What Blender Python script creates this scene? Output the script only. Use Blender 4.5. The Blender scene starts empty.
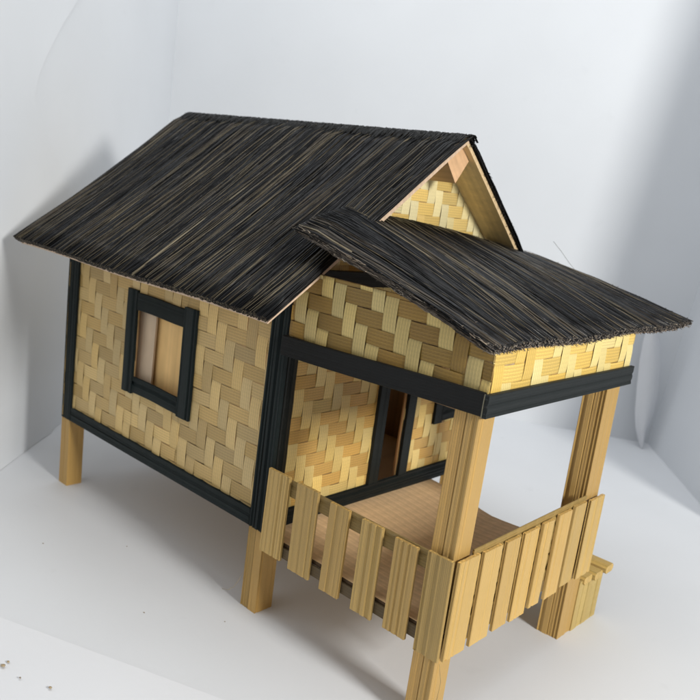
import bpy, math, random
from mathutils import Vector as V
random.seed(7)
S = 0.01                                  # everything below is in centimetres
scene = bpy.context.scene
COL = scene.collection
L, W, P, G = 15.0, 13.65, 8.24, 3.37
RY, RZ = W/2, 15.465                      # ridge
UX, UY, UZ = V((1,0,0)), V((0,1,0)), V((0,0,1))
R = random.uniform

# ------------------------------------------------------------------ mesh builder
class MB:
    def __init__(s): s.v=[]; s.f=[]; s.uv=[]; s.c=[]
    def face(s, idx, uvs, col): s.f.append(idx); s.uv.append(uvs); s.c.append(col)
    def grid(s, P_, UVs, cols, close=False):
        """P_: rows of points"""
        b=len(s.v); n=len(P_[0])
        for r in P_: s.v.extend(r)
        for i in range(len(P_)-1):
            for j in range(n-1 if not close else n):
                k=(j+1)%n
                a,bq,c,d=b+i*n+j,b+i*n+k,b+(i+1)*n+k,b+(i+1)*n+j
                u0,u1=UVs[i],UVs[i+1]; k2=j+1
                s.face((a,bq,c,d),(u0[j],u0[k2],u1[k2],u1[j]),cols)
    def build(s, name, mat, parent=None, smooth=True, loc=None):
        if mat.name in('bamboo_stick','dark_painted_bamboo'): smooth=False
        me=bpy.data.meshes.new(name)
        o0=V(loc) if loc else V((0,0,0))
        me.from_pydata([(V(p)-o0)*S for p in s.v],[],s.f)
        me.materials.append(mat)
        uv=me.uv_layers.new(name='UVMap'); ca=me.color_attributes.new('Col','FLOAT_COLOR','CORNER')
        fu=[];fc=[]
        for us,c,f in zip(s.uv,s.c,s.f):
            for q in us: fu.extend(q)
            for _ in f: fc.extend((c[0],c[1],c[2],1))
        uv.data.foreach_set('uv',fu); ca.data.foreach_set('color',fc)
        if smooth: me.polygons.foreach_set('use_smooth',[True]*len(me.polygons))
        me.update()
        o=bpy.data.objects.new(name,me); COL.objects.link(o)
        if loc: o.location=o0*S
        if parent:
            o.parent=parent
            if parent.type=='MESH' or True:
                o.location=o0*S-world(parent)
        return o
def world(o):
    l=V((0,0,0))
    while o: l+=o.location; o=o.parent
    return l
def jit(c,a=.12):
    k=1+R(-a,a); w=R(-a,a)*.25
    return (c[0]*k*(1+w),c[1]*k,c[2]*k*(1-w))
def tag(o,label=None,cat=None,group=None,kind=None):
    if label:o['label']=label
    if cat:o['category']=cat
    if group:o['group']=group
    if kind:o['kind']=kind
    return o

# ------------------------------------------------------------------ materials
def N(nt,t,**k):
    n=nt.nodes.new(t)
    for a,b in k.items():
        if a in n.inputs: n.inputs[a].default_value=b
        else: setattr(n,a,b)
    return n
def fibre_mat(name,rough=.5,streak=.45,us=16,vs=.7,bump=.5,spec=.4,blotch=.25,rvar=.15,line=.45,dist=.012,ls=7):
    m=bpy.data.materials.new(name); m.use_nodes=True; nt=m.node_tree; nt.nodes.clear()
    out=N(nt,'ShaderNodeOutputMaterial'); b=N(nt,'ShaderNodeBsdfPrincipled'); nt.links.new(b.outputs[0],out.inputs[0])
    uv=N(nt,'ShaderNodeUVMap',uv_map='UVMap'); at=N(nt,'ShaderNodeAttribute',attribute_name='Col')
    def noise(sx,sy,detail,rg=.6):
        mp=N(nt,'ShaderNodeMapping'); mp.inputs['Scale'].default_value=(sx,sy,1)
        nt.links.new(uv.outputs[0],mp.inputs[0])
        n=N(nt,'ShaderNodeTexNoise'); n.inputs['Scale'].default_value=1; n.inputs['Detail'].default_value=detail; n.inputs['Roughness'].default_value=rg
        nt.links.new(mp.outputs[0],n.inputs[0]); return n
    f1=noise(us,vs*.5,1.2,.5); f2=noise(us*.3,vs*.4,1); f3=noise(1.3,1.0,3); f4=noise(ls,.045,2.5,.7)
    def mr(src,a,b_,c,d):
        n=N(nt,'ShaderNodeMapRange'); n.inputs[1].default_value=a;n.inputs[2].default_value=b_;n.inputs[3].default_value=c;n.inputs[4].default_value=d
        nt.links.new(src.outputs[0],n.inputs[0]); return n
    def mul(x,y):
        n=N(nt,'ShaderNodeMath',operation='MULTIPLY'); nt.links.new(x.outputs[0],n.inputs[0]); nt.links.new(y.outputs[0],n.inputs[1]); return n
    a=mr(f1,.3,.7,1-streak,1+streak*.55); c=mr(f2,.3,.7,1-streak*.7,1+streak*.5); d=mr(f3,.3,.7,1-blotch,1+blotch*.6)
    e=mr(f4,.40,.44,1-line,1); g=mr(f4,.565,.60,1,1+line*.55)
    m2=mul(mul(mul(a,c),d),mul(e,g))
    vm=N(nt,'ShaderNodeVectorMath',operation='SCALE'); nt.links.new(at.outputs['Color'],vm.inputs[0]); nt.links.new(m2.outputs[0],vm.inputs['Scale'])
    nt.links.new(vm.outputs[0],b.inputs['Base Color'])
    rr=mr(f1,.3,.7,rough+rvar,rough-rvar*.5); nt.links.new(rr.outputs[0],b.inputs['Roughness'])
    b.inputs['Specular IOR Level'].default_value=spec
    bp=N(nt,'ShaderNodeBump'); bp.inputs['Strength'].default_value=bump; bp.inputs['Distance'].default_value=dist*S
    hs=N(nt,'ShaderNodeMath',operation='ADD'); nt.links.new(f1.outputs[0],hs.inputs[0]); nt.links.new(e.outputs[0],hs.inputs[1]); nt.links.new(hs.outputs[0],bp.inputs['Height']); nt.links.new(bp.outputs[0],b.inputs['Normal'])
    return m
M_weave=fibre_mat('woven_bamboo',.36,.30,9,.8,.7,.5,.15,line=.30,dist=.02,ls=7)
M_stick=fibre_mat('bamboo_stick',.38,.40,10,.30,.9,.5,.15,line=.62,dist=.03,ls=6.5)
M_dark=fibre_mat('dark_painted_bamboo',.46,.6,9,.35,1.0,.28,.35,line=.65,dist=.03,ls=6)
M_ply=fibre_mat('plywood',.6,.12,4,.30,.3,.25,.2,line=.09,ls=4)
M_thatch=fibre_mat('black_palm_fibre',.30,.5,14,.5,.6,.5,.5,line=.0)
nt=M_thatch.node_tree; pb=[n for n in nt.nodes if n.type=='BSDF_PRINCIPLED'][0]
mp=N(nt,'ShaderNodeMapping'); mp.inputs['Scale'].default_value=(4.1,.4,1); nt.links.new([n for n in nt.nodes if n.type=='UVMAP'][0].outputs[0],mp.inputs[0])
nn_=N(nt,'ShaderNodeTexNoise'); nn_.inputs['Scale'].default_value=1; nt.links.new(mp.outputs[0],nn_.inputs[0])
mr_=N(nt,'ShaderNodeMapRange'); mr_.inputs[1].default_value=.48; mr_.inputs[2].default_value=.64; mr_.inputs[3].default_value=.08; mr_.inputs[4].default_value=1.0
nt.links.new(nn_.outputs[0],mr_.inputs[0]); nt.links.new(mr_.outputs[0],pb.inputs['Specular IOR Level'])
M_crumb=fibre_mat('straw_bits',.6,.3,9,.5,.4,.3,.2)
def paper(name,col,rough=.55,spots=0.0):
    m=bpy.data.materials.new(name); m.use_nodes=True; nt=m.node_tree; b=nt.nodes['Principled BSDF']
    tc=N(nt,'ShaderNodeTexCoord')
    n=N(nt,'ShaderNodeTexNoise'); n.inputs['Scale'].default_value=9; n.inputs['Detail'].default_value=5
    nt.links.new(tc.outputs['Object'],n.inputs[0])
    r=N(nt,'ShaderNodeMapRange'); r.inputs[1].default_value=.3; r.inputs[2].default_value=.7; r.inputs[3].default_value=.955; r.inputs[4].default_value=1.02
    nt.links.new(n.outputs[0],r.inputs[0])
    n2=N(nt,'ShaderNodeTexNoise'); n2.inputs['Scale'].default_value=60; n2.inputs['Detail'].default_value=3
    nt.links.new(tc.outputs['Object'],n2.inputs[0])
    r2=N(nt,'ShaderNodeMapRange'); r2.inputs[1].default_value=.68; r2.inputs[2].default_value=.8; r2.inputs[3].default_value=1; r2.inputs[4].default_value=1-spots
    nt.links.new(n2.outputs[0],r2.inputs[0])
    mm=N(nt,'ShaderNodeMath',operation='MULTIPLY'); nt.links.new(r.outputs[0],mm.inputs[0]); nt.links.new(r2.outputs[0],mm.inputs[1])
    vm=N(nt,'ShaderNodeVectorMath',operation='SCALE'); vm.inputs[0].default_value=col; nt.links.new(mm.outputs[0],vm.inputs['Scale'])
    nt.links.new(vm.outputs[0],b.inputs['Base Color']); b.inputs['Roughness'].default_value=rough; b.inputs['Specular IOR Level'].default_value=.3
    n3=N(nt,'ShaderNodeTexNoise'); n3.inputs['Scale'].default_value=500; nt.links.new(tc.outputs['Object'],n3.inputs[0])
    bp=N(nt,'ShaderNodeBump'); bp.inputs['Strength'].default_value=.12; bp.inputs['Distance'].default_value=.0003
    nt.links.new(n3.outputs[0],bp.inputs['Height']); nt.links.new(bp.outputs[0],b.inputs['Normal'])
    return m
PAP=(.66,.685,.718)
M_floor=paper('white_board_floor',(.67,.69,.72),.5,.05); M_wall=paper('white_board_wall',PAP,.6,.03); M_sheet=paper('white_paper_sheet',(.70,.715,.745),.55)

# palettes (linear base colours)
PALE=(.62,.49,.26); GOLD=(.56,.37,.125); BROWN=(.40,.24,.085); GREYB=(.43,.355,.20)
STK=(.86,.52,.155); STK2=(.80,.51,.165); DARK=(.006,.017,.017); DARK2=(.013,.018,.016)
PLY=(.50,.31,.15); PLYG=(.42,.34,.26); FLOORC=(.84,.59,.34)

# ------------------------------------------------------------------ shapes
def stick(mb,A,B,wv,tv,col,groove=.014,seg=6,wob=.006,step=.085,rnd=.02,ends=.0,jc=.08):
    """bar from A to B; wv/tv full width/thickness vectors; grooved faces"""
    A,B,wv,tv=V(A),V(B),V(wv),V(tv); w,t=wv.length,tv.length; wn,tn=wv/w,tv/t; ln=(B-A).length
    def side(n_len):
        n=max(2,int(n_len/step)); r=[]
        h=0
        for i in range(n+1):
            h=-abs(random.gauss(0,groove*.6)) if random.random()<.55 else 0
            if random.random()<.12: h=-groove*2.2
            if i in(0,n): h=0
            r.append((i/n,h))
        return r
    out=[]
    rr=min(rnd,w*.3,t*.3)
    def addside(o,d,nn,ln_):
        for q,h in side(ln_-2*rr): out.append(o+d*(rr+q*(ln_-2*rr))+nn*h)
    addside(-wn*w/2-tn*t/2, wn,-tn,w); addside(wn*w/2-tn*t/2, tn,wn,t)
    addside(wn*w/2+tn*t/2,-wn,tn,w); addside(-wn*w/2+tn*t/2,-tn,-wn,t)
    n=len(out); per=[0]
    for i in range(n): per.append(per[-1]+(out[(i+1)%n]-out[i]).length)
    u0,v0=R(0,90),R(0,90); c=jit(col,jc)
    rows=[];uvs=[]
    fr=[R(-ends,ends) for _ in range(n)]
    ph=R(0,6)
    for k in range(seg+1):
        q=k/seg; base=A.lerp(B,q)+wn*wob*math.sin(q*5+ph)+tn*wob*.6*math.sin(q*4+ph*2)
        d=(B-A).normalized()
        rows.append([base+o+(d*fr[i] if k in(0,seg) else V((0,0,0))) for i,o in enumerate(out)])
        uvs.append([(u0+x,v0+q*ln) for x in per])
    b=len(mb.v); mb.grid(rows,uvs,c,close=True)
    ce=(c[0]*.8,c[1]*.78,c[2]*.75)
    for k,base in((0,b),(seg,b+seg*n)):
        ci=len(mb.v); mb.v.append(A if k==0 else B)
        for i in range(n):
            a,bb=base+i,base+(i+1)%n
            f=(ci,bb,a) if k==0 else (ci,a,bb)
            mb.face(f,((u0,v0),(u0+.1,v0),(u0+.1,v0+.1)),ce)
def box(mb,x0,x1,y0,y1,z0,z1,col,grain='x'):
    c=col; b=len(mb.v)
    for z in(z0,z1):
        for y in(y0,y1):
            for x in(x0,x1): mb.v.append(V((x,y,z)))
    g='xyz'.index(grain)
    for f in((0,2,3,1),(4,5,7,6),(0,1,5,4),(2,6,7,3),(0,4,6,2),(1,3,7,5)):
        uv=[]
        pts=[mb.v[b+i] for i in f]
        vary=[a for a in range(3) if max(p[a] for p in pts)-min(p[a] for p in pts)>1e-9 and a!=g]
        for p in pts:
            uv.append((sum(p[a] for a in vary)+g*13, p[g]))
        mb.face(tuple(b+i for i in f),tuple(uv),c)
def hexa(mb,pts,col,us=None):
    """8 points: 4 bottom, 4 top (same order)"""
    b=len(mb.v); mb.v.extend(V(p) for p in pts)
    for f in((3,2,1,0),(4,5,6,7),(0,1,5,4),(1,2,6,5),(2,3,7,6),(3,0,4,7)):
        q=[V(pts[i]) for i in f]; e=(q[1]-q[0]).normalized(); nn=e.cross(q[2]-q[0]).normalized(); g=nn.cross(e)
        mb.face(tuple(b+i for i in f),tuple(((p-q[0]).dot(g)+3,(p-q[0]).dot(e)) for p in q),col)
def hue(c,rs):
    w=rs.uniform(-.035,.035); return (c[0]*(1+w),c[1],c[2]*(1-3*w))
def weave(mb,O,U,Vv,Nn,rect,w,cv,ch,vmax=None,hh=.032,ph=(0,0),shift=0,ja=.12,smin=.2):
    """2/2 twill of split bamboo; rect=(u0,u1,v0,v1) in the lattice of the wall"""
    O=V(O); u0,u1,v0,v1=rect
    i0,i1=int(math.floor((u0-ph[0])/w))-2,int(math.ceil((u1-ph[0])/w))+2
    j0,j1=int(math.floor((v0-ph[1])/w))-2,int(math.ceil((v1-ph[1])/w))+2
    def patch(a0,a1,b0,b1,vert,col,seed):
        rs=random.Random(seed)
        g=w*.025; a0+=g*rs.uniform(.1,1.6); a1-=g*rs.uniform(.1,1.6)   # across
        t=w*.09; b0-=t; b1+=t
        sk=rs.uniform(-.03,.03)*w; lift=rs.uniform(.7,1.25)
        na,nb=5,8; rows=[];uv=[]; uo,vo=rs.uniform(0,99),rs.uniform(0,99)
        area=0
        for ib in range(nb+1):
            q=ib/nb; bb=b0+(b1-b0)*q; hL=(1-abs(2*q-1)**3.2)*hh*lift
            r=[];ru=[]
            for ia in range(na+1):
                s=ia/na; aa=a0+(a1-a0)*s+sk*(q-.5)
                h=hL-abs(2*s-1)**3*hh*.25
                uu,vv=(aa,bb) if vert else (bb,aa)
                cu=min(max(uu,u0),u1); cvv=min(max(vv,v0),v1)
                if vmax: cvv=min(cvv,vmax(cu))
                r.append(O+U*cu+Vv*cvv+Nn*h); ru.append((uo+aa,vo+bb))
            rows.append(r);uv.append(ru)
        e1=(rows[-1][0]-rows[0][0]).length; e2=(rows[nb//2][-1]-rows[nb//2][0]).length
        e3=(rows[-1][-1]-rows[0][-1]).length
        if max(e1,e3)<.02 or max(e2,(rows[0][-1]-rows[0][0]).length,(rows[-1][-1]-rows[-1][0]).length)<.02: return
        mb.grid(rows,uv,col)
    for i in range(i0,i1):
        for j in range(j0,j1):
            if (i+j+shift)%4==0:     # vertical float: column i, rows j,j+1
                rs=random.Random(i*917+j*131+int(w*1000)); c=hue(cv if rs.random()<.94 else ch,rs)
                k=1+rs.uniform(-ja,ja); c=(c[0]*k,c[1]*k,c[2]*k)
                patch(ph[0]+i*w,ph[0]+(i+1)*w,ph[1]+j*w,ph[1]+(j+2)*w,True,c,i*77+j)
            if (i+j+shift)%4==2:     # horizontal float of two cells in row j: columns i,i+1
                rs=random.Random(i*613+j*353+5); k=1+rs.uniform(-ja,ja)*1.3
                c=tuple(x*k for x in hue(ch if rs.random()<.94 else cv,rs))
                patch(ph[1]+(j)*w,ph[1]+(j+1)*w,ph[0]+(i)*w,ph[0]+(i+2)*w,False,c,i*31+j*7)
def frame(mb_list_fn,name,O,U,Vv,Nn,outer,inner,th,col,parent,mat):
    """dark window frame of four boards"""
    (a0,a1,b0,b1),(c0,c1,d0,d1)=outer,inner; O=V(O); out=[]
    mb=MB()
    def brd(p,q,w_,t_): stick(mb,O+U*p[0]+Vv*p[1]+Nn*th/2,O+U*q[0]+Vv*q[1]+Nn*th/2,w_,t_,col,groove=.03,wob=.025,step=.07)
    e=.012
    brd(((a0+c0)/2,b0),((a0+c0)/2,b1),U*(c0-a0),Nn*th)
    brd(((a1+c1)/2,b0),((a1+c1)/2,b1),U*(a1-c1),Nn*th)
    brd((c0+e,(b1+d1)/2-.04),(c1-e,(b1+d1)/2-.04),Vv*(b1-d1-.08),Nn*(th-.03))
    brd((c0+e,(b0+d0)/2+.04),(c1-e,(b0+d0)/2+.04),Vv*(d0-b0-.08),Nn*(th-.03))
    return mb.build(name,mat,parent)

def strand(mb,pts,r,col,endcol=None,flat=.6):
    """thin three-sided fibre through pts (list of Vector), normal approx given"""
    n=len(pts); rows=[];uv=[]; u0,v0=R(0,90),R(0,90); ln=0
    a0=R(0,6.28)
    for k in range(n):
        d=(pts[min(k+1,n-1)]-pts[max(k-1,0)]).normalized()
        s=d.cross(UZ); s=s.normalized() if s.length>1e-3 else UX; t=s.cross(d)
        rr=r*(.45 if k in(0,) else 1)
        rows.append([pts[k]+(s*math.cos(a0+i*2.094)+t*math.sin(a0+i*2.094)*flat)*rr for i in range(3)])
        uv.append([(u0+i*r*2,v0+ln) for i in range(4)])
        if k<n-1: ln+=(pts[k+1]-pts[k]).length
    b=len(mb.v); mb.grid(rows,uv,col,close=True)
    e=b+(n-1)*3; mb.face((e,e+1,e+2),((u0,v0),(u0+.1,v0),(u0,v0+.1)),endcol or col)
def thatch_colour(u=0,v=0):
    q=random.random()
    b=math.sin(u*23+1)+math.sin(u*57+v*1.5)+math.sin(u*131)
    if b>1.5 and q<.45: k=R(.02,.07); return (k*1.25,k,k*.72)
    if b<-1.2 and q<.8: k=R(.002,.006); return (k,k,k*1.1)
    if q<.84: k=R(.002,.011); return (k*.95,k*1.02,k*1.25)
    if q<.95: k=R(.012,.035); return (k*1.02,k,k)
    if q<.985: k=R(.04,.09); return (k*1.25,k,k*.7)
    k=R(.13,.26); return (k*1.2,k,k*.65)
def thatch(mb,surf,n,rmin,rmax,thick,seg=11,light=0,endcols=None,jit_ang=.022,vend=(.0,.004),ufn=None):
    """surf(u,v,h)->point, u,v in 0..1 (v runs down the slope)"""
    clump=[(R(0,1),R(-1,1),R(.01,.05)) for _ in range(60)]
    for k in range(n+light):
        lt=k>=n
        u=R(0,1); va=0 if random.random()<.45 else R(0,.75); vb=1+R(-vend[0],vend[1]) if random.random()<.8 else R(va+.2,1.0)
        if vb<va+.1: vb=min(1,va+.2)
        h=thick*(random.random()**.8); r=R(rmin,rmax)
        if lt: r=rmin*.6; h=thick*R(.95,1.25); 
        ang=random.gauss(0,jit_ang)*(1.8 if lt else 1); a1=R(0,6.3); a2=R(0,6.3); am=R(.0005,.003)*(1.5 if lt else 1)
        ns=max(3,int(seg*(vb-va))); pts=[]
        for i in range(ns+1):
            v=va+(vb-va)*i/ns
            uu=u+ang*(v-.5)+am*math.sin(a1+v*7)+am*.5*math.sin(a2+v*19)
            for cu,ca,cw in clump[:18]:
                dd=(uu-cu)/cw
                if abs(dd)<2: uu+=ca*.004*math.exp(-dd*dd)*math.sin(v*6+ca*5)
            uu=min(max(uu,-.003),1.003)
            hh=h+.3*thick*math.sin(a2+v*9)*.3
            if lt: hh+=thick*.25*math.sin(a1+v*5)
            hh*=min(1,.25+v*9)
            pts.append(surf(uu,v,hh))
        if lt: kk=R(.12,.30); c=(kk*1.2,kk,kk*.66)
        else: c=thatch_colour(u,va)
        strand(mb,pts,r,c,endcols() if endcols else None)
def lerp(a,b,t): return a+(b-a)*t

# ================================================================== THE HOUSE
house=bpy.data.objects.new('model_house',None); COL.objects.link(house)
house.location=V((-3,W/2,-G))*S; house.empty_display_size=.03
tag(house,'miniature bamboo stilt house with woven walls, black fibre roof and railed porch','model house')

# ---------------- side wall with window (y = 0)
WS=.585
zt=9.78
mb=MB(); c=jit(PLY,.02)
for (x0,x1,z0,z1) in((-L+.1,-9.4,.02,zt),(-5.7,-.2,.02,zt),(-9.4,-5.7,.02,3.3),(-9.4,-5.7,6.8,zt)):
    box(mb,x0,x1,.17,.33,z0,z1,c,'x')
cvS,chS=(.79,.565,.235),(.64,.44,.17)
for rc in((-L+.5,-9.25,.3,zt),(-5.85,-.4,.3,zt),(-9.25,-5.85,.3,3.45),(-9.25,-5.85,6.65,zt)):
    weave(mb,(0,.15,0),UX,UZ,-UY,rc,WS,cvS,chS,ph=(.1,.15),shift=1)
side=mb.build('woven_wall',M_weave,house,smooth=True)
frame(None,'window_frame',(0,.13,0),UX,UZ,-UY,(-9.97,-5.1,2.78,7.33),(-9.23,-5.93,3.57,6.5),.13,DARK,side,M_dark)

def pane(x0,x1,y,z0,z1,sk,c):
    m=MB(); hexa(m,[(x0,y,z0),(x1,y,z0),(x1,y+.08,z0),(x0,y+.08,z0),(x0+sk,y+.10,z1),(x1+sk,y+.12,z1),(x1+sk,y+.2,z1),(x0+sk,y+.18,z1)],c); m.build('shutter',M_ply,side,smooth=False)
pane(-12.3,-8.3,.36,2.6,6.9,-.12,(.66,.51,.36)); pane(-8.65,-5.75,.58,2.8,6.62,-.10,(.95,.62,.26))
# ---------------- gable wall with door and window (x = 0)
def gz(y): return RZ-.75*abs(y-RY)-.50
mb=MB()
DY0,DY1,DZ1=6.35,7.72,7.0
WY0,WY1,WZ0,WZ1=10.5,12.0,3.6,6.6
for (a,b,z0,z1) in((.75,DY0,.1,9.6),(DY1,WY0,.1,9.6),(WY1,W-.1,.1,9.6),(DY0,DY1,DZ1,9.6),(WY0,WY1,.1,WZ0),(WY0,WY1,WZ1,9.6)):
    box(mb,-.30,-.16,a,b,z0,z1,PLY,'z')
# triangular backing above
hexa(mb,[(-.30,.1,9.6),(-.16,.1,9.6),(-.16,W-.1,9.6),(-.30,W-.1,9.6),(-.30,RY-.2,gz(RY)-.15),(-.16,RY-.2,gz(RY)-.15),(-.16,RY+.2,gz(RY)-.15),(-.30,RY+.2,gz(RY)-.15)],PLY)
cvG,chG=(.88,.65,.235),(.72,.44,.12)
for rc in((.3,DY0,.2,9.6),(DY1,WY0,.2,9.6),(WY1,W,.2,9.6),(DY0,DY1,DZ1,9.6),(WY0,WY1,.2,WZ0),(WY0,WY1,WZ1,9.6)):
    weave(mb,(-.145,0,0),UY,UZ,UX,rc,.53,cvG,chG,ph=(.3,.1),shift=3,vmax=lambda u:gz(u))
weave(mb,(-.145,0,0),UY,UZ,UX,(.0,W,9.6,15.2),.52,(.92,.79,.42),(.84,.60,.20),ph=(.3,.1),shift=3,vmax=lambda u:gz(u))
gable=mb.build('woven_wall',M_weave,house)
mb=MB()
stick(mb,(-.05,DY0-.33,.75),(-.05,DY0-.36,DZ1+.5),UY*.62,UX*.17,DARK2); 
stick(mb,(-.05,DY1+.30,.75),(-.05,DY1+.28,DZ1+.5),UY*.58,UX*.17,DARK2)
stick(mb,(-.05,DY0-.03,DZ1+.25),(-.05,DY1+.03,DZ1+.25),UZ*.5,UX*.15,DARK2)
mb.build('door_frame',M_dark,gable)
mb=MB(); hx,hy=-.33,DY0+.02; dx,dy=-.50,.866; nx,ny=-.866*.08,-.5*.08
hexa(mb,[(hx,hy,.12),(hx+dx*1.25,hy+dy*1.25,.12),(hx+dx*1.25+nx,hy+dy*1.25+ny,.12),(hx+nx,hy+ny,.12)]+[(hx,hy,6.9),(hx+dx*1.25,hy+dy*1.25,6.9),(hx+dx*1.25+nx,hy+dy*1.25+ny,6.9),(hx+nx,hy+ny,6.9)],(.60,.40,.27))
mb.build('door',M_ply,gable,smooth=False)
frame(None,'window_frame',(-.13,0,0),UY,UZ,UX,(9.86,12.7,2.8,7.3),(WY0-.02,WY1+.02,WZ0-.02,WZ1+.02),.16,DARK2,gable,M_dark)

# ---------------- back and far walls
for nm,O,U,Nn,ln,tri in(('back',(-L+.15,0,0),UY,-UX,W,True),('far',(0,W-.15,0),UX,UY,None,False)):
    mb=MB()
    if tri:
        box(mb,-L+.17,-L+.30,.35,3.95,.1,9.6,(.72,.62,.52),'z'); box(mb,-L+.17,-L+.30,3.96,W-.35,.1,9.6,(.88,.62,.30),'z')
        hexa(mb,[(-L+.17,.35,9.6),(-L+.30,.35,9.6),(-L+.30,W-.35,9.6),(-L+.17,W-.35,9.6),(-L+.17,RY-.2,gz(RY)-.15),(-L+.30,RY-.2,gz(RY)-.15),(-L+.30,RY+.2,gz(RY)-.15),(-L+.17,RY+.2,gz(RY)-.15)],PLY)
        weave(mb,O,U,UZ,Nn,(0,W,.1,15.2),WS,cvS,chS,vmax=lambda u:gz(u))
    else:
        for (x0,x1,z0,z1) in((-L+.3,-13.9,.1,zt),(-7.4,-.35,.1,zt),(-13.9,-7.4,.1,1.0),(-13.9,-7.4,9.3,zt)):
            box(mb,x0,x1,W-.33,W-.17,z0,z1,PLY,'x')
            weave(mb,O,UX,UZ,UY,(x0,x1,z0,z1),WS,cvS,chS)
    wl=mb.build('woven_wall',M_weave,house)
    if not tri:
        frame(None,'window_frame',(0,W-.13,0),UX,UZ,UY,(-14.1,-6.9,.7,9.6),(-13.9,-7.4,1.0,9.3),.15,DARK,wl,M_dark)  # unseen opening and its frame, added to let light into the room

# ---------------- dark corner posts and beams
def part(name,mat,parent,fn,**k):
    mb=MB(); fn(mb); return mb.build(name,mat,parent,**k)
def dpost(mb,x0,x1,y0,y1,z0,z1,col=DARK,n=3):
    w=(x1-x0)/n
    for i in range(n): stick(mb,(x0+w*(i+.5),(y0+y1)/2,z0),(x0+w*(i+.5),(y0+y1)/2,z1),UX*w*.97,UY*(y1-y0)*R(.94,1),col,groove=.03,step=.06,wob=.02)
part('corner_post',M_dark,house,lambda m:dpost(m,-L,-L+.88,0,.6,0,zt-.1,n=2))
def cpost(m):
    for i in range(3): stick(m,(-.88+.3*(i+.5),.10,.0),(-.88+.3*(i+.5),.10,zt-.1),UX*.285,UY*.2,DARK,groove=.03,step=.06,wob=.015)
    stick(m,(-.08,.38,.0),(-.08,.38,zt-.1),UY*.34,UX*.18,(.022,.026,.022),groove=.03,step=.06); stick(m,(-.10,.66,0),(-.10,.66,zt-.1),UY*.2,UX*.14,(.05,.045,.03),groove=.03,step=.06)
part('corner_post',M_dark,house,cpost)
part('corner_post',M_dark,house,lambda m:dpost(m,-.7,0,W-.6,W,0,zt-.1,n=2))
part('corner_post',M_dark,house,lambda m:dpost(m,-L,-L+.7,W-.6,W,0,zt-.1,n=2))
def beam(mb,A,B,wv,tv,n=2,col=DARK):
    wv=V(wv)
    for i in range(n):
        o=wv*((i+.5)/n-.5); stick(mb,V(A)+o,V(B)+o,wv/n*.98,tv,col,groove=.03,step=.06,wob=.012,seg=10)
part('base_beam',M_dark,house,lambda m:beam(m,(-L+.9,.09,.34),(-.9,.09,.34),UZ*.68,UY*.16))
part('base_beam',M_dark,house,lambda m:beam(m,(-.03,.79,.41),(-.03,W-.62,.43),UZ*.70,UX*.16,col=DARK2))
part('base_beam',M_dark,house,lambda m:beam(m,(-L+.72,W-.08,.34),(-.72,W-.08,.34),UZ*.68,UY*.16))
part('base_beam',M_dark,house,lambda m:beam(m,(-L+.08,.62,.34),(-L+.08,W-.62,.34),UZ*.68,UX*.16))

# ---------------- floors
part('floor_board',M_ply,house,lambda m:box(m,-L+.19,-.18,.35,W-.18,-.05,.098,FLOORC,'x'),smooth=False)
def porch_floor(m):
    nx_,ny_=14,14; top=[];uv=[]
    for i in range(nx_+1):
        x=.02+(P-.13)*i/nx_; far=10.35-1.0*min(1,x/4)+.12*math.sin(x*1.1)
        r=[];u=[]
        for j in range(ny_+1):
            y=-.0+(far)*j/ny_; r.append(V((x,y,.10+.03*math.sin(x*.7+y*.4)))); u.append((y,x))
        top.append(r);uv.append(u)
    m.grid([r[::-1] for r in top],[u[::-1] for u in uv],FLOORC)
    bot=[[p-UZ*.16 for p in r] for r in top]; m.grid(bot,uv,FLOORC)
    rim=lambda a,b_:m.grid([a,b_],[[(p.x*.1,p.y+p.x) for p in a],[(p.x*.1+.3,p.y+p.x) for p in b_]],(.10,.06,.03))
    rim(top[0],bot[0]); rim(bot[-1],top[-1]); rim([r[-1] for r in top],[r[-1] for r in bot]); rim([r[0] for r in bot],[r[0] for r in top])
part('porch_floor',M_ply,house,porch_floor,smooth=False)

# ---------------- legs and porch posts
def post(m,x0,x1,y0,y1,z0,z1,n=2,tilt=(0,0),cols=(STK,STK2)):
    w=(x1-x0)/n
    for i in range(n):
        xx=x0+w*(i+.5)
        stick(m,(xx+tilt[0],(y0+y1)/2+tilt[1],z0),(xx,(y0+y1)/2,z1),UX*w*.985,UY*(y1-y0)*R(.95,1.0),random.choice(cols),groove=.018,step=.065,wob=.0,seg=1)
part('leg',M_stick,house,lambda m:post(m,-L+.05,-L+.82,.02,.85,-G,-.01,tilt=(.05,0)))
part('leg',M_stick,house,lambda m:post(m,-1.0,-.12,.12,1.0,-G,-.01))
part('leg',M_stick,house,lambda m:post(m,-L+.1,-L+.9,W-1,W-.1,-G,-.01))
part('leg',M_stick,house,lambda m:post(m,-1,-.1,W-1,W-.1,-G,-.01))
part('porch_post',M_stick,house,lambda m:post(m,P-.97,P-.10,-.03,.86,-G,7.2,n=2,tilt=(-.10,.06)))
part('porch_post',M_stick,house,lambda m:post(m,P-1.0,P-.10,8.52,9.68,-G,7.2,n=2,tilt=(.0,.1)))

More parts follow.
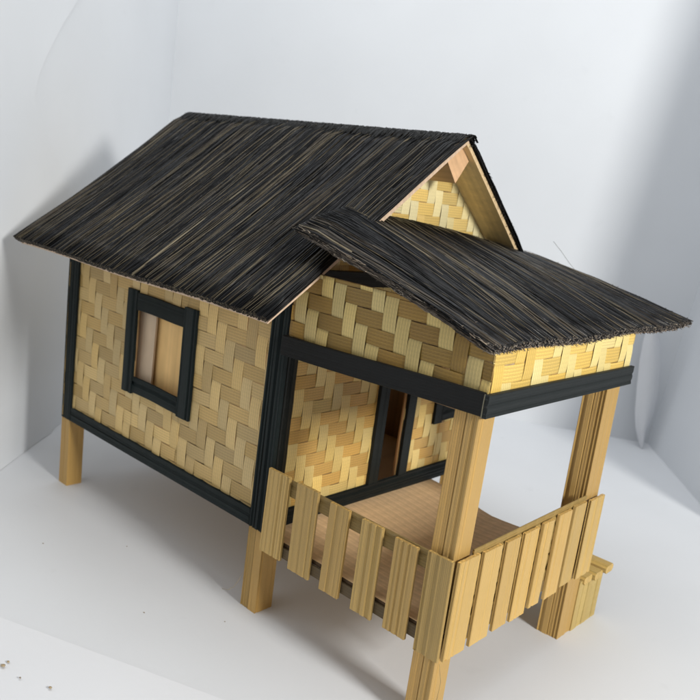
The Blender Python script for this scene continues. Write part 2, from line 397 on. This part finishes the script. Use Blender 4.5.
# ---------------- railings
rail=bpy.data.objects.new
def railing(side):
    mb=MB()
    if side:
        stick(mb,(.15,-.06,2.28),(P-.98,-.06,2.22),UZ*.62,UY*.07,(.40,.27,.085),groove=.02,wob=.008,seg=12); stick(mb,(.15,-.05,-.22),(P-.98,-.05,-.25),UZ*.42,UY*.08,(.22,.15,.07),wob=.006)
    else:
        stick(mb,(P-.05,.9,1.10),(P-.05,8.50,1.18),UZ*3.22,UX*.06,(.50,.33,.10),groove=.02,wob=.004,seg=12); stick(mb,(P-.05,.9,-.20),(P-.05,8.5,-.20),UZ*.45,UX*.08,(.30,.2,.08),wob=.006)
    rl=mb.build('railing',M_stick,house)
    if side:
        sp=[(.10,1.20,2.70,-.50),(1.57,2.62,2.68,-.58),(3.19,4.08,2.58,-.62),(4.62,5.52,2.56,-.66),(6.02,6.93,2.50,-.62),(7.29,8.22,2.60,-.72)]
        for a,b,t,z in sp:
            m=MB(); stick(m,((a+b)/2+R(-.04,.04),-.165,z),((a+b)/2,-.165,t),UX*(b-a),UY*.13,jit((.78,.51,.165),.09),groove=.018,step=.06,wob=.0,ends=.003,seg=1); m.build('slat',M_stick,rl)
    else:
        sp=[(.0,1.13,2.56,-.72),(1.36,2.42,2.52,-.74),(2.70,3.56,2.50,-.70),(3.84,4.80,2.50,-.76),(5.12,5.85,2.53,-.68),(6.22,7.18,2.58,-.72),(7.42,8.34,2.62,-.60),(8.72,9.90,2.56,-.70)]
        for a,b,t,z in sp:
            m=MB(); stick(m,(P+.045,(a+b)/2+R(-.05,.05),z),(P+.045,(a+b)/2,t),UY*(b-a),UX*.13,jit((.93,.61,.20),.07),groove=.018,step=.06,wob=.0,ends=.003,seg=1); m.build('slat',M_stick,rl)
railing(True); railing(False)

# ---------------- lintel and woven bands over the porch
part('lintel',M_dark,house,lambda m:(stick(m,(-.05,-.115,7.22),(P+.02,-.115,7.46),UZ*.70,UY*.15,(.005,.006,.006),groove=.012,seg=14,wob=.02),
    stick(m,(P+.115,-.17,7.44),(P+.115,9.86,7.40),UZ*.70,UX*.15,(.020,.026,.027),groove=.014,seg=14,wob=.006),
    stick(m,(P+.03,-.165,7.10),(P+.03,-.165,7.79),UX*.03,UY*.05,(.35,.33,.24),groove=.01)))
part('slit_shade_bar',M_dark,house,lambda m:stick(m,(.16,.85,9.62),(.16,9.4,9.35),UZ*.55,UX*.25,(.006,.006,.006)))  # black bar added to stand for the shade in the slit above the band
# porch roof surface (upper side); x from xa(y) to P+.1
YA,YB=-.25,14.9
TOPZ=[(-.25,11.42),(.8,11.9),(2.2,12.28),(4,12.12),(6.2,11.97),(8.8,11.72),(12.3,11.27),(14.9,10.87)]
def interp(t,q):
    if q<=t[0][0]: return t[0][1]
    for (a,b),(c,d) in zip(t,t[1:]):
        if q<=c:
            s=(q-a)/(c-a); return b+(d-b)*s
    return t[-1][1]
def psurf_xy(x,y):
    z0=interp(TOPZ,y); q=(x)/(P)
    zl=9.26+.05*math.sin(y*.9)
    return z0+(zl-z0)*q + .10*math.sin(max(0,min(1,q))*math.pi)
def xa(y): return .0
def psurf(u,v,h):
    y=YA+(YB-YA)*u; a=xa(y); x=a+(P+.12-a)*v
    # near edge sags a little, sheet edge wanders
    return V((x,y+.05*math.sin(x*2.2)*(1 if u<.03 else .3),psurf_xy(x,y)-.17+h))
def bandtop(x): return min(9.9,psurf_xy(x,.1)-.36)
mb=MB()
for i in range(12):
    x0,x1=.05+(P-.1)*i/12,.05+(P-.1)*(i+1)/12
    hexa(mb,[(x0,.06,7.0),(x1,.06,7.0),(x1,.14,7.0),(x0,.14,7.0),(x0,.06,bandtop(x0)),(x1,.06,bandtop(x1)),(x1,.14,bandtop(x1)),(x0,.14,bandtop(x0))],(.30,.18,.08))
weave(mb,(0,.04,0),UX,UZ,-UY,(.1,P+.05,7.3,10.1),.55,(.74,.56,.21),(.36,.21,.035),ph=(.25,.42),shift=2,vmax=bandtop,ja=.12,hh=.05)
mb.build('woven_band',M_weave,house)
mb=MB()
box(mb,P-.08,P-.01,.15,9.72,7.0,9.02,(.45,.28,.1),'y')
weave(mb,(P+.0,0,0),UY,UZ,UX,(-.0,9.75,7.3,9.10),.57,(.90,.73,.30),(.82,.56,.14),ph=(.1,.0),shift=3,ja=.07,hh=.035)
mb.build('woven_band',M_weave,house)
mb=MB()
box(mb,.3,P-.2,9.64,9.72,7.0,8.9,(.45,.28,.1),'x')
mb.build('rear_band',M_ply,house,smooth=False)

# ---------------- main roof: thin ply sheets with black fibre on top
EZ=8.61; EY=-2.32
XB0,XB1=-16.2,1.62     # ridge ends
XE0,XE1=-15.72,1.22    # eave ends (near side)
def rsurf(sgn):
    def f(u,v,h):
        y=RY-sgn*(RY-EY)*v; 
        xa_,xb_=lerp(XB0,XE0,v),lerp(XB1,XE1,v)
        x=xa_+(xb_-xa_)*u
        z=RZ+(EZ-RZ)*v - .10*math.sin(v*math.pi)*(1 if sgn>0 else 0)+.03*math.sin(x*.6+v*3)
        if v<.03: z-=.04*(1-v/.03)
        n=V((0,-sgn*.6,.8)); 
        return V((x,y,z))+n*(h-.22)
    return f
roof=None
def slab(surf,col,h0,h1,nu=16,nv=16,inset=.006,edge=None):
    mb=MB(); us=[inset+(1-2*inset)*i/nu for i in range(nu+1)]; vs=[.0+(1-.006)*i/nv for i in range(nv+1)]
    T=[[surf(u,v,h1) for u in us] for v in vs]; B=[[surf(u,v,h0) for u in us] for v in vs]
    q=[[((p.x+1)*1.0,(p.y+p.z)) for p in r] for r in T]
    mb.grid(T,q,col); mb.grid([r[::-1] for r in B],[r[::-1] for r in q],col)
    e=edge or col
    def rim(a,b):
        mb.grid([a,b],[[(0,p.x+p.y) for p in a],[(.15,p.x+p.y) for p in b]],e)
    rim(T[0][::-1],B[0][::-1]); rim(T[-1],B[-1]); rim([r[0] for r in T],[r[0] for r in B]); rim([r[-1] for r in T][::-1],[r[-1] for r in B][::-1])
    return mb
near,far=rsurf(1),rsurf(-1)
roof=slab(near,(.74,.58,.38),-.20,-.03,edge=(.62,.46,.33)).build('roof',M_ply,house,smooth=False)
mb=slab(far,(.94,.74,.40),-.20,-.03,edge=(.70,.52,.30)); mb.build('roof_board',M_ply,roof,smooth=False)
mb=slab(near,(.010,.010,.011),-.02,.04,inset=.004)
thatch(mb,near,4700,.018,.068,.20,light=130,jit_ang=.012,endcols=lambda:random.choice([(.03,.025,.02),(.12,.09,.06),(.2,.16,.1)]))
mb.build('thatch',M_thatch,roof)
mb=slab(far,(.010,.010,.011),-.02,.04,inset=.004)
thatch(mb,far,1800,.03,.055,.10,light=10,jit_ang=.008)
# ragged rim along the visible rake of the far slope
for k in range(500):
    v=R(0,1); p=far(1.0,v,R(-.02,.14)); q=p+V((R(-.1,.03),R(-.1,.1),R(-.12,.04)))
    kk=R(.005,.03); strand(mb,[p,p.lerp(q,.5)+V((0,0,R(-.02,.02))),q],R(.015,.03),(kk*1.2,kk,kk*.8))
mb.build('thatch',M_thatch,roof)
def cap(m):   # fibres folded over the ridge
    for k in range(900):
        x=R(XB0+.02,XB1-.03); d=R(.25,.7); e=R(.15,.4); h=R(-.11,-.07); xx=x+R(-.3,.3)
        pts=[V((x,RY-d,RZ-.75*d+h-.01)),V((x,RY-d*.5,RZ-.75*d*.5+h+.0)),V(((x+xx)/2,RY,RZ+h-.06)),V((xx,RY+e*.5,RZ-.75*e*.5+h)),V((xx,RY+e,RZ-.75*e+h-.01))]
        kk=R(.006,.022); strand(m,pts,R(.03,.05),(kk,kk*1.05,kk*1.05))
part('ridge_cap',M_thatch,roof,cap)
def ridge_beam(m):
    pr=[(RY,RZ-.46),(RY-.78,RZ-1.12),(RY+.05,RZ-2.0),(RY+.72,RZ-1.10)]
    A_=[V((-L+.4,y,z)) for y,z in pr]; B_=[V((1.22,y,z)) for y,z in pr]; i=len(m.v); m.v.extend(A_+B_); c=(.62,.42,.24)
    for q in range(4):
        r=(q+1)%4; m.face((i+q,i+r,i+4+r,i+4+q),((q,0),(q+.8,0),(q+.8,16),(q,16)),c)
    m.face((i+4,i+5,i+6,i+7),((0,0),(.5,.4),(.9,1),(1.2,.4)),(.68,.43,.24)); m.face((i+3,i+2,i+1,i),((0,0),(.9,0),(.1,.9),(1,1)),c)
part('ridge_beam',M_ply,roof,ridge_beam,smooth=False)
def rafter(m):   # batten under the far rake
    A=V((.72,RY+.45,gz(RY+.45)-.02)); B=V((.72,W+1.6,gz(W+1.6)-.02))

# ---------------- porch roof
proof=slab(psurf,(.45,.28,.12),-.12,-.05,edge=(.36,.27,.19)).build('porch_roof',M_ply,house,smooth=False)
mb=slab(psurf,(.010,.010,.011),-.05,.04,inset=.001)
ecol=lambda:random.choice([(.22,.18,.15),(.30,.25,.20),(.42,.35,.27),(.05,.042,.037),(.12,.10,.085)])
thatch(mb,psurf,3700,.020,.068,.17,light=60,jit_ang=.015,seg=9,endcols=ecol,vend=(.006,.016))
for k in range(520):    # greyish frayed fibres lying along the near edge
    v=R(0,.93); dv=R(.03,.12); h=R(-.10,.14); o=R(-.05,.03); c=jit(ecol(),.3)
    strand(mb,[psurf(0,min(1,v+dv*t),h+R(-.03,.03))+V((0,o+R(-.03,.02),0)) for t in (0,.33,.66,1)],R(.012,.028),c)
for k in range(650):
    v=R(0,1); p=psurf(0,v,R(-.08,.14))+V((R(-.05,.05),R(-.02,.05),0)); q=p+V((R(-.12,.16),R(-.10,.0),R(-.07,.05)))
    strand(mb,[p,p.lerp(q,.5)+V((0,0,R(-.02,.02))),q],R(.010,.020),jit(ecol(),.3))
for k in range(900):    # cut ends along the lower edge
    u=R(0,1); p=psurf(u,1,R(-.08,.17)); q=p+V((R(-.02,.13),R(-.04,.04),R(-.07,.01)))
    strand(mb,[p,p.lerp(q,.5),q],R(.012,.028),jit(ecol(),.3))
for k in range(300):
    v=R(0,1); p=psurf(1,v,R(-.1,.2)); q=p+V((R(-.1,.1),R(-.02,.08),R(-.05,.03)))
    strand(mb,[p,p.lerp(q,.5),q],R(.012,.026),jit((.03,.027,.02),.3))
p=psurf(.93,.42,.2); strand(mb,[p,p+V((-.5,.1,.35)),p+V((-1.0,.2,.75)),p+V((-1.5,.2,1.15))],.014,(.12,.11,.10))
mb.build('thatch',M_thatch,proof)

# ---------------- porch steps at the far side
def step_panel(m,x):
    for i in range(5):
        w=.43; y=9.70+w*(i+.5); stick(m,(x,y,-G),(x,y,-1.40 if i>0 else -1.2),UY*w*.97,UX*R(.13,.17),jit((.86,.62,.21),.05),groove=.02,step=.06)
steps=bpy.data.objects.new('steps',None); COL.objects.link(steps); steps.parent=house; steps.location=V((P-1.6,10.7,-G))*S-world(house)
for x in (P-.12,P-3.2):
    st=MB(); step_panel(st,x); st.build('side_panel',M_stick,steps)
for y,z,e in((10.25,-1.22,.02),(11.05,-1.24,.10),(11.80,-1.12,.20)):
    m=MB(); stick(m,(P-3.5,y,z),(P+e,y,z),UY*.70,UZ*.34,jit((.86,.58,.17),.06),rnd=.13,groove=.015,step=.07); m.build('tread',M_stick,steps)

# ================================================================== SETTING
def quad_grid(name,O,A,B,nu,nv,fn,mat,th=0):
    mb=MB(); O,A,B=V(O),V(A),V(B); nn=A.cross(B).normalized()
    rows=[[O+A*(i/nu)+B*(j/nv)+nn*fn(i/nu,j/nv) for i in range(nu+1)] for j in range(nv+1)]
    uv=[[(i/nu*10,j/nv*10) for i in range(nu+1)] for j in range(nv+1)]
    mb.grid(rows,uv,(1,1,1))
    if th:
        back=[[p-nn*th for p in r] for r in rows]; mb.grid([r[::-1] for r in back],uv,(1,1,1))
        def rim(a,b): mb.grid([a,b],[[(0,0)]*len(a)]*2,(1,1,1))
        rim(back[0],rows[0]); rim(rows[-1],back[-1]); rim([r[0] for r in rows],[r[0] for r in back]); rim([r[-1] for r in back],[r[-1] for r in rows])
    return mb.build(name,mat)
fl=quad_grid('floor',(-60,-60,-G-.0),(140,0,0),(0,120,0),2,2,lambda a,b:0,M_floor)
tag(fl,kind='structure')
A=V((-17.56,-1.69,0)); D=V((-.640,.768,0)); C1=A+D*26; C2=V((-.8,39.8,0)); D2=V((.605,-.796,0))
def wall(name,p,q,label,h=60,fn=lambda a,b:0,mat=M_wall,th=.3,lean=(0,0),cat='backdrop board'):
    p=V((p.x,p.y,-G)); q=V((q.x,q.y,-G)); mb=MB(); nn=(q-p).cross(UZ).normalized(); nu,nv=24,12; d=(q-p).normalized()
    rows=[[p.lerp(q,i/nu)+UZ*(h*j/nv)+nn*fn(i/nu,j/nv)+d*(lean[0]*(1-i/nu)+lean[1]*i/nu)*(j/nv) for i in range(nu+1)] for j in range(nv+1)]
    uv=[[(i,j) for i in range(nu+1)] for j in range(nv+1)]; mb.grid(rows,uv,(1,1,1))
    back=[[x_-nn*th for x_ in r] for r in rows]; mb.grid([r[::-1] for r in back],uv,(1,1,1))
    def rim(a,b): mb.grid([a,b],[[(0,0)]*len(a)]*2,(1,1,1))
    rim(back[0],rows[0]); rim(rows[-1],back[-1]); rim([r[0] for r in rows],[r[0] for r in back]); rim([r[-1] for r in back],[r[-1] for r in rows])
    return tag(mb.build(name,mat),label,cat)
wall('backdrop_board',A-D*26,C1,'white backdrop board at the left, partly in the shadow of the roof')
wall('backdrop_board',C1,C2+(C2-C1).normalized()*9,'wide white backdrop board standing behind the roof ridge',fn=lambda a,b:.12*math.sin(a*9))
C2b=C2-D2*.4
wall('backdrop_board',C2b,C2+D2*15.5,'greyish shaded backdrop board at the far right edge',fn=lambda a,b:-5.9*b+.12*math.sin(b*7))
# loose paper sheet against the left board, its edge lifting
nL=V((.768,.640,0))
def left_sheet():
    prof=[(-G+.02,5.9),(2,8.9),(5,9.0),(8.2,7.8),(10.5,6.6),(12.05,4.75),(13.5,3.0),(14.3,2.0),(15.0,1.6),(16.2,2.15),(18.4,4.2),(21,7.2),(26,11),(34,15)]
    mb=MB(); rows=[];uv=[]
    for k in range(40):
        z=-G+.02+(34+G)*k/39; e=interp([(a,b) for a,b in prof],z); r=[];u=[]
        for i in range(15):
            s_=-24+(e+24)*(i/14)**.8; lift=.10+.07*max(0,1-(e-s_)/3)**2
            r.append(A+D*s_+nL*lift+UZ*z); u.append((s_,z))
        rows.append(r);uv.append(u)
    mb.grid(rows,uv,(1,1,1)); mb.grid([[p-nL*.04 for p in r][::-1] for r in rows],uv,(1,1,1))
    mb.grid([[r[-1] for r in rows],[r[-1]-nL*.04 for r in rows]],[[(0,0)]*40]*2,(1,1,1))
    return tag(mb.build('paper_sheet',M_wall),'curled white paper sheet leaning on the left backdrop board','paper sheet')
left_sheet()
def floor_sheet():
    a,b=V((-4.89,-7.44,0)),V((2.86,-4.14,0)); d=(b-a).normalized(); n=V((d.y,-d.x,0)); mb=MB(); rows=[];uv=[]
    for j in range(10):
        r=[];u=[]
        for i in range(41):
            s_=-25+60*i/40; lift=.05+.10*math.exp(-j*1.2)+.03*math.sin(s_*.21)*math.exp(-j)
            p=a+d*s_+n*(j*2.2)+UZ*(-G+lift)+n*(.10*math.sin(s_*.13)*(j==0)); r.append(p); u.append((s_,j))
        rows.append(r);uv.append(u)
    mb.grid(rows[::-1],uv,(1,1,1)); mb.grid([rows[0],[p-UZ*.045 for p in rows[0]]][::-1],[uv[0],uv[0]],(1,1,1)); mb.grid([[p-UZ*.045 for p in r] for r in rows],uv,(1,1,1))
    return tag(mb.build('paper_sheet',M_sheet),'flat white paper sheet lying on the floor at the lower left corner','paper sheet')
floor_sheet()
def corner_strip():  # light leaking between the boards, shaped as a pale curved strip
    o=V((-.8,39.8,0))+V((.2,-1.7,0)); e=V((.8,.6,0)); n=V((.6,-.8,0)); mb=MB()
    prof=[(-G+.02,-.05,.10),(-2,-.45,.4),(-.8,-.6,.75),(1,-.6,.95),(3,-.55,.95),(4.5,-.4,.8),(6,-.1,.4)]
    rows=[[o+e*(l+(r-l)*i/8-.13*(z+G))+n*(.45*math.sin(i/8*math.pi))+UZ*z for i in range(9)] for z,l,r in prof]
    uv=[[(i,z[0]) for i in range(9)] for z in prof]
    mb.grid(rows,uv,(1,1,1)); mb.grid([[p-n*.05 for p in r][::-1] for r in rows],uv,(1,1,1))
    return tag(mb.build('light_sliver',M_sheet),'narrow bright sliver of light, built as a strip, in the right-hand corner of the backdrop','light sliver')
corner_strip()
# crumbs of straw and wood
LB=['larger pale brown crumb of a close pair at the left edge of the paper','smaller pale brown crumb beside the larger one at the left edge',
 'tan sawdust crumb on the paper near the bottom left corner','tiny grey speck on the open floor at the far left','tiny speck on the floor halfway to the side wall',
 'small speck left of the middle leg','small speck just below the middle leg','faint crumb low on the paper left of the tan one']
for k,((x,y),r) in enumerate(zip([(-2.27,-8.53),(-2.37,-8.32),(-.44,-7.91),(-9.29,-3.63),(-7.24,-.92),(-2.53,-3.17),(-.35,-1.13),(-1.41,-8.39)],[.075,.05,.06,.035,.03,.035,.03,.04])):
    bm=MB(); n=7; onp=(-7.44-y)+(x+4.89)*.426>0; z0=-G+(.14 if onp else .0); rows=[]
    for q in range(4):
        f=math.sin((q+.6)/4.2*math.pi); rows.append([V((x+r*f*R(.6,1.1)*math.cos(a*6.283/n)*1.4,y+r*f*R(.6,1.1)*math.sin(a*6.283/n),z0+r*.45*q/2.4)) for a in range(n)])
    bm.grid([w_[::-1] for w_ in rows][::-1],[[(a*.1,q*.1) for a in range(n+1)] for q in range(4)],(.50,.40,.26) if r>.045 else (.36,.31,.26),close=True)
    i=len(bm.v); bm.v.extend(rows[-1]); bm.face(tuple(range(i,i+n)),tuple((0,0) for _ in range(n)),(.42,.3,.16))
    tag(bm.build('crumb',M_crumb,loc=(x,y,z0)),LB[k],'crumb','crumbs scattered on the white floor')
# loose hairs still hanging on the house
m=MB(); strand(m,[V((P+.1,-.2,-.7)),V((P+.28,-.25,-1.2)),V((P+.22,-.2,-1.9)),V((P+.3,-.15,-2.6)),V((P+.25,-.1,-3.2))],.010,(.25,.2,.12)); m.build('loose_fibre',M_crumb,house)
m=MB(); strand(m,[V((-.98,.1,-2.0)),V((-1.12,.05,-2.4)),V((-1.3,.0,-2.75)),V((-1.5,-.1,-2.95)),V((-1.75,-.2,-2.98))],.014,(.62,.5,.3)); m.build('loose_fibre',M_crumb,house)

# ================================================================== LIGHT, WORLD, CAMERA
def area(name,loc,target,size,power,col,sy=None):
    l=bpy.data.lights.new(name,'AREA'); l.shape='RECTANGLE' if sy else 'SQUARE'; l.size=size*S
    if sy: l.size_y=sy*S
    l.energy=power; l.color=col; o=bpy.data.objects.new(name,l); COL.objects.link(o)
    o.location=V(loc)*S; d=(V(target)-V(loc)).normalized(); o.rotation_euler=d.to_track_quat('-Z','Y').to_euler(); return o
area('key_lamp',(72,-4,34),(0,5,4),14,6.0,(1,.975,.925))
area('overhead_lamp',(2,4,70),(0,6,0),50,2.15,(.985,.995,1))
w=bpy.data.worlds.new('World'); scene.world=w; w.use_nodes=True
w.node_tree.nodes['Background'].inputs[0].default_value=(.97,.985,1,1); w.node_tree.nodes['Background'].inputs[1].default_value=.22

cam=bpy.data.cameras.new('camera'); co=bpy.data.objects.new('camera',cam); COL.objects.link(co); scene.camera=co
yaw,pit,rol=0.7116497930202824,-0.2139751851983914,0.13446880574942158
F=V((-math.sin(yaw)*math.cos(pit),math.cos(yaw)*math.cos(pit),math.sin(pit))); Rr=F.cross(UZ).normalized(); Uu=Rr.cross(F)
R2=Rr*math.cos(rol)+Uu*math.sin(rol); U2=-Rr*math.sin(rol)+Uu*math.cos(rol)
from mathutils import Matrix
m=Matrix((R2,U2,-F)).transposed().to_4x4(); m.translation=V((19.407743689,-19.073016811,13.220947231))*S; co.matrix_world=m
cam.sensor_width=36; cam.lens=794.794787*36/700; cam.clip_start=.005; cam.clip_end=20
cam.dof.use_dof=True; cam.dof.focus_distance=.25; cam.dof.aperture_fstop=32
vs=scene.view_settings; vs.view_transform='Standard'; vs.look='None'; vs.exposure=0; vs.gamma=1
